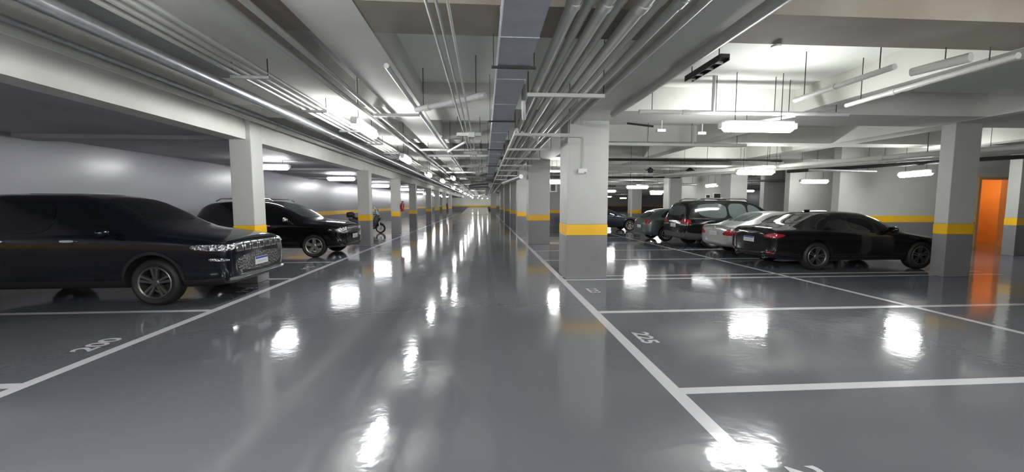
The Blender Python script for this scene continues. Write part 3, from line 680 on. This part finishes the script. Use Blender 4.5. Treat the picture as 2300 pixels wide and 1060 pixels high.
# --- black SUV with chrome grille and roof rails
def suv_chrome():
    L = 4.55; r = empty('suv_car', (-4.12-L/2, 13.1, 0), math.radians(-3)); tag(r, 'black SUV with chrome grille and roof rails, behind the nearest slim pillar on the left', 'car')
    pf = [(0, .80, .70, .66, .5, .05, .34), (.05, .93, .83, .76, .58, .06, .30), (.18, 1.00, .90, .83, .64, .06, .28), (.5, 1.06, .95, .88, .72, .06, .26), (1.0, 1.11, .99, .90, .74, .06, .25), (1.15, 1.16, 1.0, .90, .73, .06, .25),
          (1.6, 1.42, 1.02, .90, .68, .06, .25), (2.05, 1.62, 1.03, .90, .64, .06, .25), (2.4, 1.68, 1.03, .90, .63, .06, .25), (3.2, 1.69, 1.04, .90, .62, .06, .25), (4.0, 1.64, 1.06, .89, .6, .07, .27), (4.35, 1.47, 1.05, .86, .58, .07, .32), (4.5, 1.15, .95, .82, .56, .06, .36), (L, .95, .8, .76, .5, .05, .4)]
    wx = [L/2-.88, L/2-.88-2.67]; wr_ = .345
    body, bv = car_body(L, pf, wx, wr_, r, M['black'], .36, M['clad']); X = lambda s: L/2 - s
    for sd in ('right', 'left'):
        patch('side_window', bv, [(X(1.52), 1.09), (X(2.0), 1.50), (X(2.38), 1.57), (X(2.38), 1.08)], sd, M['glass'], r)
        patch('side_window', bv, [(X(2.46), 1.08), (X(2.46), 1.575), (X(3.2), 1.575), (X(3.25), 1.09)], sd, M['glass'], r)
        patch('side_window', bv, [(X(3.33), 1.10), (X(3.33), 1.57), (X(3.75), 1.53), (X(4.0), 1.3), (X(3.9), 1.12)], sd, M['glass'], r)
        patch('door_handle', bv, [(X(2.28), .93), (X(2.1), .93), (X(2.1), .96), (X(2.28), .96)], sd, M['chrome'], r, off=.03)
        patch('wheel_arch_trim', bv, [(X(.88)+.45*math.cos(a), .365+.45*math.sin(a)) for a in np.linspace(.05, PI-.05, 14)] + [(X(.88)+.40*math.cos(a), .365+.40*math.sin(a)) for a in np.linspace(PI-.05, .05, 14)], sd, M['black'], r, rnd=0, off=.014)
    patch('windshield', bv, [(X(1.20), -.66), (X(2.0), -.56), (X(2.0), .56), (X(1.20), .66)], 'top', M['glassl'], r)
    patch('rear_window', bv, [(-.55, 1.12), (.55, 1.12), (.48, 1.48), (-.48, 1.48)], 'rear', M['glass'], r)
    for sd, sg in (('fr', -1), ('fl', 1)):
        cu = (L/2*R2 - .66*R2) if sg < 0 else (-(L/2)*R2 + .66*R2)
        pl = [(-.30, .82), (-.22, .88), (.12, .885), (.14, .74), (-.05, .71), (-.22, .75)]
        if sg > 0: pl = [(-a, z) for a, z in pl]
        patch('headlight', bv, pl, sd, M['lens'], r, c=(cu, 0), step=.04, off=.012)
    patch('grille', bv, [(-.50, .71), (.50, .71), (.52, .89), (-.52, .89)], 'front', M['dark'], r)
    for z in (.73, .79, .85): patch('grille_bar', bv, [(-.50, z-.018), (.50, z-.018), (.51, z+.018), (-.51, z+.018)], 'front', M['chrome'], r, rnd=1, off=.02)
    patch('lower_grille', bv, [(-.55, .42), (.55, .42), (.6, .60), (-.6, .60)], 'front', M['dark'], r)
    patch('skid_plate', bv, [(-.6, .31), (.6, .31), (.55, .40), (-.55, .40)], 'front', M['clad'], r, off=.014)
    plate(r, L/2+.03, 0, .60, 0, bluetop=False); mirror(r, X(1.62), .90, 1.12, M['chrome']); wheels_on(r, wx, .90, wr_, .215, STY['duster'], M['alloy'], .12)
    for sg in (-1, 1):
        bm = bmesh.new(); tube(bm, [(X(2.15), sg*.60, 1.655), (X(2.28), sg*.60, 1.73), (X(3.7), sg*.585, 1.745), (X(3.85), sg*.58, 1.67)], .02, 8)
        link('roof_rail', bm, M['chrome'], r, smooth=True)
suv_chrome()
# --- sedans and others on the right (nose towards +x, rear towards the camera side)
def sedan(nx, cy, L, prof, hw, wx, wr_, paint, label, style, rim, tail, window_m, trunk=None, platez=.78, blue=True, name='sedan_car', mw=None, rz=0):
    r = empty(name, (nx-L/2, cy, 0), rz); tag(r, label, 'car')
    body, bv = car_body(L, prof, wx, wr_, r, paint, .27, M['under']); X = lambda s: L/2 - s
    return r, bv, X
def sedan_prof(L, h=1.42, hw=.90, belt=.92, hood=.95, rearend=1.04):
    k = L/4.6; f = h/1.42; q = hw/.90
    rows = [(0, .62, .55, .62, .45, .04, .30), (.05, .70, .62, .74, .55, .04, .24), (.25, .79, .70, .83, .62, .04, .21), (.8, .88, .79, .89, .70, .05, .2), (1.15, hood, .85, .90, .70, .05, .2), (1.35, 1.04, .87, .90, .69, .05, .2),
            (1.85, 1.29, .89, .90, .62, .05, .2), (2.2, 1.39, .91, .90, .59, .05, .2), (2.7, 1.42, .92, .90, .58, .05, .2), (3.15, 1.385, .93, .90, .58, .05, .2), (3.6, 1.22, .94, .90, .60, .05, .2), (3.95, 1.08, .95, .89, .64, .05, .21),
            (4.2, rearend, .94, .87, .66, .04, .24), (4.48, rearend-.02, .92, .82, .62, .04, .28), (4.57, rearend-.08, .86, .76, .56, .04, .32), (4.6, .86, .74, .70, .5, .03, .38)]
    return [(a*k, b_*f, c*f, d*q, e*q, g, z) for a, b_, c, d, e, g, z in rows]
def sedan_windows(r, bv, X, k, m, f=1.0):
    for sd in ('right', 'left'):
        patch('side_window', bv, [(X(1.55*k), .97*f), (X(1.95*k), 1.24*f), (X(2.62*k), 1.325*f), (X(2.62*k), .965*f)], sd, m, r)
        patch('side_window', bv, [(X(2.70*k), .965*f), (X(2.70*k), 1.325*f), (X(3.15*k), 1.28*f), (X(3.62*k), 1.05*f), (X(3.5*k), .985*f)], sd, m, r)
    patch('windshield', bv, [(X(1.25*k), -.60), (X(2.08*k), -.50), (X(2.08*k), .50), (X(1.25*k), .60)], 'top', m, r)
    patch('rear_window', bv, [(X(3.2*k), -.50), (X(3.9*k), -.58), (X(3.9*k), .58), (X(3.2*k), .50)], 'top', m, r)
def black_sedan():
    L = 4.6; r, bv, X = sedan(11.42, 9.87, L, sedan_prof(L, 1.42, .91), .91, [L/2-.82, L/2-.82-2.67], .335, M['black'], 'black sedan on the right, nearest there, tail toward the aisle', None, None, None, None)
    sedan_windows(r, bv, X, 1, M['glass'])
    for sd, sg in (('rr', -1), ('rl', 1)):
        cu = (-L/2*R2 + .78*R2) if sg < 0 else (-L/2*R2 + .78*R2)
        cu = (-(L/2)+.76)*R2
        for col, nm, pl in ((M['redl'], 'taillight', [(-.16, .83), (.02, .90), (.30, .86), (.24, .80), (.04, .77), (-.14, .78)]), (M['lens'], 'reversing_light', [(-.10, .825), (.06, .84), (.06, .86), (-.10, .845)])):
            pl = [(a if sg < 0 else a, z) for a, z in pl]
            pl = [(-a, z) for a, z in pl] if False else pl
            patch(nm, bv, [((-a) if False else a, z) for a, z in pl], sd, col, r, c=(cu, 0), step=.04, off=.012 if nm == 'taillight' else .016)
        patch('bumper_reflector', bv, [(-.1, .40), (.1, .40), (.1, .43), (-.1, .43)], sd, M['redl'], r, c=(cu, 0), step=.04)
        bm = bmesh.new(); lathe(bm, [(.03, .10), (.042, .0), (.045, -.02), (.036, -.02), (.03, .08)], 'x', 16); o = link('exhaust_tip', bm, M['chrome'], r, smooth=True); o.location = (-L/2+.04, sg*.52, .30)
    patch('rear_diffuser', bv, [(-.5, .30), (.5, .30), (.46, .38), (-.46, .38)], 'rear', M['dark'], r)
    plate(r, -L/2-.015, 0, .70, PI); mirror(r, X(1.72), .90, .98, M['black'])
    wheels_on(r, [L/2-.82, L/2-.82-2.67], .91, .335, .23, STY['bmw'], M['alloyd'])
    for sd in ('right', 'left'):
        patch('door_handle', bv, [(X(2.5), .83), (X(2.3), .83), (X(2.3), .855), (X(2.5), .855)], sd, M['black'], r, off=.025)
        patch('door_handle', bv, [(X(3.4), .85), (X(3.2), .85), (X(3.2), .875), (X(3.4), .875)], sd, M['black'], r, off=.025)
    bm = bmesh.new(); box(bm, X(3.15), X(3.0), -.02, .02, 1.39, 1.44); link('roof_antenna', bm, M['black'], r, bev=.012)
black_sedan()
def silver_sedan():
    L = 4.5; k = L/4.6; r, bv, X = sedan(11.75, 12.22, L, sedan_prof(L, 1.36, .88, rearend=1.0), .88, [L/2-.8, L/2-.8-2.68], .32, M['silver'], 'silver sedan with red triangular tail lights, between the black sedan and the dark SUV', None, None, None, None)
    sedan_windows(r, bv, X, k, M['glassl'], .957)
    cu = (-(L/2)+.74)*R2
    for sd, sg in (('rr', -1), ('rl', 1)):
        patch('taillight', bv, [(-.26*-1*sg*-1 if False else -.24, .64), (.02, .86), (.22, .68), (.2, .63)], sd, M['redl'], r, c=(cu, 0), step=.04, off=.012, rnd=1)
        patch('bumper_strip', bv, [(-.5, .50), (.35, .50), (.35, .53), (-.5, .53)], sd, M['silver'], r, c=(cu, 0), off=.02)
    patch('plate_recess', bv, [(-.28, .62), (.28, .62), (.26, .77), (-.26, .77)], 'rear', M['silver'], r, off=.004)
    patch('emblem', bv, [(-.05, .82), (.05, .82), (.05, .88), (-.05, .88)], 'rear', M['chrome'], r, off=.02)
    patch('trunk_lip', bv, [(-.62, .90), (.62, .90), (.62, .915), (-.62, .915)], 'rear', M['chrome'], r, off=.01, rnd=0)
    plate(r, -L/2-.012, 0, .68, PI, bluetop=False); mirror(r, X(1.7), .88, .95, M['silver'])
    wheels_on(r, [L/2-.8, L/2-.8-2.68], .88, .32, .21, STY['duster'], M['alloy'])
silver_sedan()
def dark_suv():
    L = 4.7; r = empty('suv_car', (7.08+L/2, 14.60, 0)); tag(r, 'dark SUV with grey lower cladding and large side glass, beside the silver sedan', 'car')
    pf = [(0, .85, .75, .66, .5, .05, .36), (.06, .98, .86, .78, .6, .06, .32), (.3, 1.05, .93, .86, .68, .06, .28), (1.0, 1.13, 1.0, .91, .74, .06, .26), (1.2, 1.18, 1.01, .92, .73, .06, .26), (1.7, 1.48, 1.03, .92, .66, .06, .26),
          (2.05, 1.64, 1.04, .92, .64, .06, .26), (2.5, 1.72, 1.05, .92, .63, .06, .26), (3.6, 1.735, 1.06, .92, .63, .06, .26), (4.3, 1.69, 1.07, .91, .62, .07, .28), (4.48, 1.60, 1.07, .90, .61, .07, .30), (4.62, 1.25, 1.03, .88, .66, .06, .34), (4.68, 1.0, .9, .84, .64, .05, .36), (L, .75, .62, .80, .6, .04, .4)]
    wx = [L/2-.88, L/2-.88-2.78]; wr_ = .36
    body, bv = car_body(L, pf, wx, wr_, r, M['black'], .56, M['clad']); X = lambda s: L/2 - s
    for sd in ('right', 'left'):
        patch('side_window', bv, [(X(1.58), 1.09), (X(2.0), 1.50), (X(2.32), 1.58), (X(2.32), 1.08)], sd, M['glassl'], r)
        patch('side_window', bv, [(X(2.40), 1.08), (X(2.40), 1.59), (X(3.05), 1.60), (X(3.05), 1.08)], sd, M['glassl'], r)
        patch('side_window', bv, [(X(3.13), 1.08), (X(3.13), 1.60), (X(4.15), 1.58), (X(4.22), 1.35), (X(4.1), 1.17), (X(3.7), 1.08)], sd, M['glassl'], r)
        patch('side_trim', bv, [(X(1.45), .50), (X(3.2), .50), (X(3.2), .56), (X(1.45), .56)], sd, M['clad'], r, off=.02)
    patch('windshield', bv, [(X(1.28), -.64), (X(1.98), -.56), (X(1.98), .56), (X(1.28), .64)], 'top', M['glassl'], r)
    patch('rear_window', bv, [(-.62, 1.16), (.62, 1.16), (.55, 1.52), (-.55, 1.52)], 'rear', M['glassl'], r)
    cu = (-(L/2)+.82)*R2
    for sd, sg in (('rr', -1), ('rl', 1)):
        patch('taillight', bv, [(-.30, .90), (-.05, 1.07), (.18, 1.02), (.24, .88)], sd, M['redl'], r, c=(cu, 0), step=.04, off=.015, rnd=1)
        patch('reversing_light', bv, [(-.30, .82), (.22, .82), (.24, .87), (-.30, .87)], sd, M['lens'], r, c=(cu, 0), step=.04, off=.015, rnd=1)
    patch('tailgate_trim', bv, [(-.35, .92), (.35, .92), (.35, .98), (-.35, .98)], 'rear', M['chrome'], r, off=.03)
    plate(r, -L/2-.01, .0, .80, PI, bluetop=False); mirror(r, X(1.7), .92, 1.13, M['black']); wheels_on(r, wx, .92, wr_, .23, STY['plain'], M['alloy'])
    for sg in (-1, 1):
        bm = bmesh.new(); tube(bm, [(X(2.2), sg*.61, 1.68), (X(2.35), sg*.61, 1.765), (X(4.0), sg*.61, 1.785), (X(4.2), sg*.6, 1.70)], .024, 8); link('roof_rail', bm, M['chrome'], r, smooth=True)
dark_suv()
def grey_car():
    L = 4.1; r = empty('hatchback_car', (6.78+L/2, 17.15, 0)); tag(r, 'small grey hatchback beyond the dark SUV, tail toward the aisle', 'car')
    pf = [(0, .65, .55, .6, .45, .04, .3), (.1, .78, .68, .76, .55, .04, .25), (.6, .90, .82, .84, .66, .04, .2), (1.0, .97, .88, .86, .66, .04, .2), (1.7, 1.32, .92, .86, .6, .05, .2), (2.1, 1.38, .93, .86, .58, .05, .2), (3.0, 1.38, .94, .86, .58, .05, .2), (3.6, 1.28, .94, .85, .57, .05, .22), (3.9, 1.05, .90, .82, .6, .05, .26), (4.04, .92, .82, .77, .56, .04, .3), (L, .75, .65, .7, .5, .03, .36)]
    wx = [L/2-.75, L/2-.75-2.5]; body, bv = car_body(L, pf, wx, .31, r, M['grey'], .26, M['under']); X = lambda s: L/2 - s
    for sd in ('right', 'left'):
        patch('side_window', bv, [(X(1.35), .98), (X(1.8), 1.28), (X(2.3), 1.34), (X(2.3), .98)], sd, M['glass'], r); patch('side_window', bv, [(X(2.38), .98), (X(2.38), 1.34), (X(3.1), 1.32), (X(3.5), 1.05), (X(3.3), .99)], sd, M['glass'], r)
    patch('windshield', bv, [(X(1.1), -.58), (X(1.75), -.5), (X(1.75), .5), (X(1.1), .58)], 'top', M['glass'], r)
    patch('rear_window', bv, [(-.52, .98), (.52, .98), (.46, 1.28), (-.46, 1.28)], 'rear', M['glass'], r)
    for sd in ('rr', 'rl'): patch('taillight', bv, [(-.12, .74), (-.08, .92), (.12, .9), (.14, .76)], sd, M['redl'], r, c=((-(L/2)+.74)*R2, 0), step=.04, off=.012)
    plate(r, -L/2-.012, 0, .62, PI, bluetop=False); mirror(r, X(1.5), .86, 1.0, M['grey']); wheels_on(r, wx, .86, .31, .2, STY['plain'], M['alloy'])
grey_car()
def navy_sedan():
    L = 4.5; k = L/4.6; r, bv, X = sedan(9.25, 23.6, L, sedan_prof(L, 1.36, .89), .89, [L/2-.82, L/2-.82-2.65], .32, M['slate'], 'navy sedan far back on the right, partly behind the wide pillar, nose pointing right', None, None, None, None)
    sedan_windows(r, bv, X, k, M['glass'], .957)
    for sd, sg in (('fr', -1), ('fl', 1)):
        cu = (L/2*R2 - .72*R2) if sg < 0 else (-(L/2)*R2 + .72*R2)
        pl = [(-.25, .66), (-.2, .71), (.12, .68), (.12, .61)]
        if sg > 0: pl = [(-a, z) for a, z in pl]
        patch('headlight', bv, pl, sd, M['lens'], r, c=(cu, 0), step=.04)
    patch('grille', bv, [(-.4, .42), (.4, .42), (.42, .60), (-.42, .60)], 'front', M['dark'], r)
    mirror(r, X(1.7), .89, .95, M['slate']); wheels_on(r, [L/2-.82, L/2-.82-2.65], .89, .32, .21, STY['plain'], M['alloy'])
navy_sedan()

# ------------------------------------------------------------ scooter behind the second left pillar
def scooter():
    r = empty('motor_scooter', (-6.35, 22.1, 0)); tag(r, 'grey and black scooter with tall screen and rear box, behind the second slim pillar', 'scooter')
    def wheel(x, rr):
        bm = bmesh.new(); n = 30
        for k in range(n): pass
        lathe(bm, [(rr*.70, -.045), (rr*.86, -.06), (rr, -.03), (rr, .03), (rr*.86, .06), (rr*.70, .045), (rr*.70, -.045)], 'y', 30)
        o = link('wheel', bm, M['rubber'], r, smooth=True); o.location = (x, 0, rr)
        bm = bmesh.new(); lathe(bm, [(rr*.71, -.04), (rr*.62, -.03), (rr*.62, .03), (rr*.71, .04)], 'y', 30)
        lathe(bm, [(.001, -.05), (.05, -.05), (.05, .05), (.001, .05)], 'y', 12)
        for k in range(6): a = PI*k/3; tube(bm, [(.03*math.cos(a), 0, .03*math.sin(a)), (rr*.66*math.cos(a), 0, rr*.66*math.sin(a))], .014, 6)
        link('rim', bm, M['alloy'], o, smooth=True)
    wheel(.74, .26); wheel(-.56, .25)
    bm = bmesh.new()
    for s in (-1, 1): tube(bm, [(.74, s*.085, .26), (.66, s*.075, .62)], .026, 8)
    tube(bm, [(.66, 0, .62), (.55, 0, .98)], .03, 8); link('fork', bm, M['steel'], r, smooth=True)
    def loft(name, secs, m):     # (x, z centre, half width, half height, tilt)
        bm = bmesh.new(); rings = []
        for x, z, w, h in secs: rings.append([bm.verts.new((x, w*math.copysign(abs(math.cos(t))**.7, math.cos(t)), z + h*math.copysign(abs(math.sin(t))**.7, math.sin(t)))) for t in [2*PI*k/16 for k in range(16)]])
        for a, b_ in zip(rings, rings[1:]):
            for k in range(16): bm.faces.new((a[k], a[(k+1) % 16], b_[(k+1) % 16], b_[k]))
        bm.faces.new(rings[0][::-1]); bm.faces.new(rings[-1]); return link(name, bm, m, r, smooth=True)
    loft('front_fender', [(.98, .36, .03, .03), (.90, .47, .07, .05), (.74, .54, .09, .05), (.58, .52, .08, .06), (.46, .42, .04, .05)], M['slate'])
    loft('front_shield', [(.74, .78, .05, .05), (.68, .80, .13, .16), (.58, .74, .19, .30), (.50, .66, .20, .30), (.42, .58, .15, .26), (.34, .48, .1, .2)], M['clad'])
    loft('floorboard', [(.50, .32, .13, .08), (.2, .28, .15, .09), (-.1, .30, .14, .10), (-.3, .34, .12, .12)], M['dark'])
    loft('rear_body', [(.10, .52, .10, .12), (-.1, .56, .15, .16), (-.4, .60, .18, .16), (-.7, .68, .15, .11), (-.92, .76, .07, .06)], M['clad'])
    loft('seat', [(.16, .72, .08, .04), (-.05, .74, .14, .06), (-.35, .77, .15, .06), (-.62, .83, .14, .06), (-.72, .85, .08, .04)], M['dark'])
    bm = bmesh.new(); tube(bm, [(-.56, .13, .25), (-.85, .14, .36)], .05, 10); tube(bm, [(-.2, .12, .22), (-.56, .13, .25)], .03, 8); link('exhaust', bm, M['steel'], r, smooth=True)
    bm = bmesh.new(); tube(bm, [(.46, -.36, 1.03), (.54, -.2, 1.02), (.57, 0, 1.0), (.54, .2, 1.02), (.46, .36, 1.03)], .018, 8); link('handlebar', bm, M['dark'], r, smooth=True)
    for s in (-1, 1):
        bm = bmesh.new(); tube(bm, [(.52, s*.22, 1.02), (.54, s*.28, 1.20)], .008, 6); lathe(bm, [(.001, .0), (.05, .01), (.055, .03), (.001, .045)], 'x', 12, (.53, s*.29, 1.24)); link('mirror', bm, M['dark'], r, smooth=True)
    bm = bmesh.new(); g = []
    for i in range(6):
        t = i/5; ww = .20*(1-.35*t)
        g.append([bm.verts.new((.70-.20*t - .06*(abs(u)**2), u*ww, .98+.46*t)) for u in (-1, -.5, 0, .5, 1)])
    for a, b_ in zip(g, g[1:]):
        for k in range(4): bm.faces.new((a[k], a[k+1], b_[k+1], b_[k]))
    o = link('screen', bm, M['white'], r, smooth=True); md = o.modifiers.new('t', 'SOLIDIFY'); md.thickness = .01
    loft('rear_box', [(-.62, .99, .10, .10), (-.66, 1.0, .19, .14), (-.82, 1.0, .21, .15), (-.98, .99, .19, .14), (-1.02, .98, .10, .10)], M['dark'])
    loft('headlight', [(.79, .82, .02, .02), (.76, .83, .08, .05), (.70, .84, .10, .06)], M['lens'])
scooter()
bpy.context.view_layer.update()
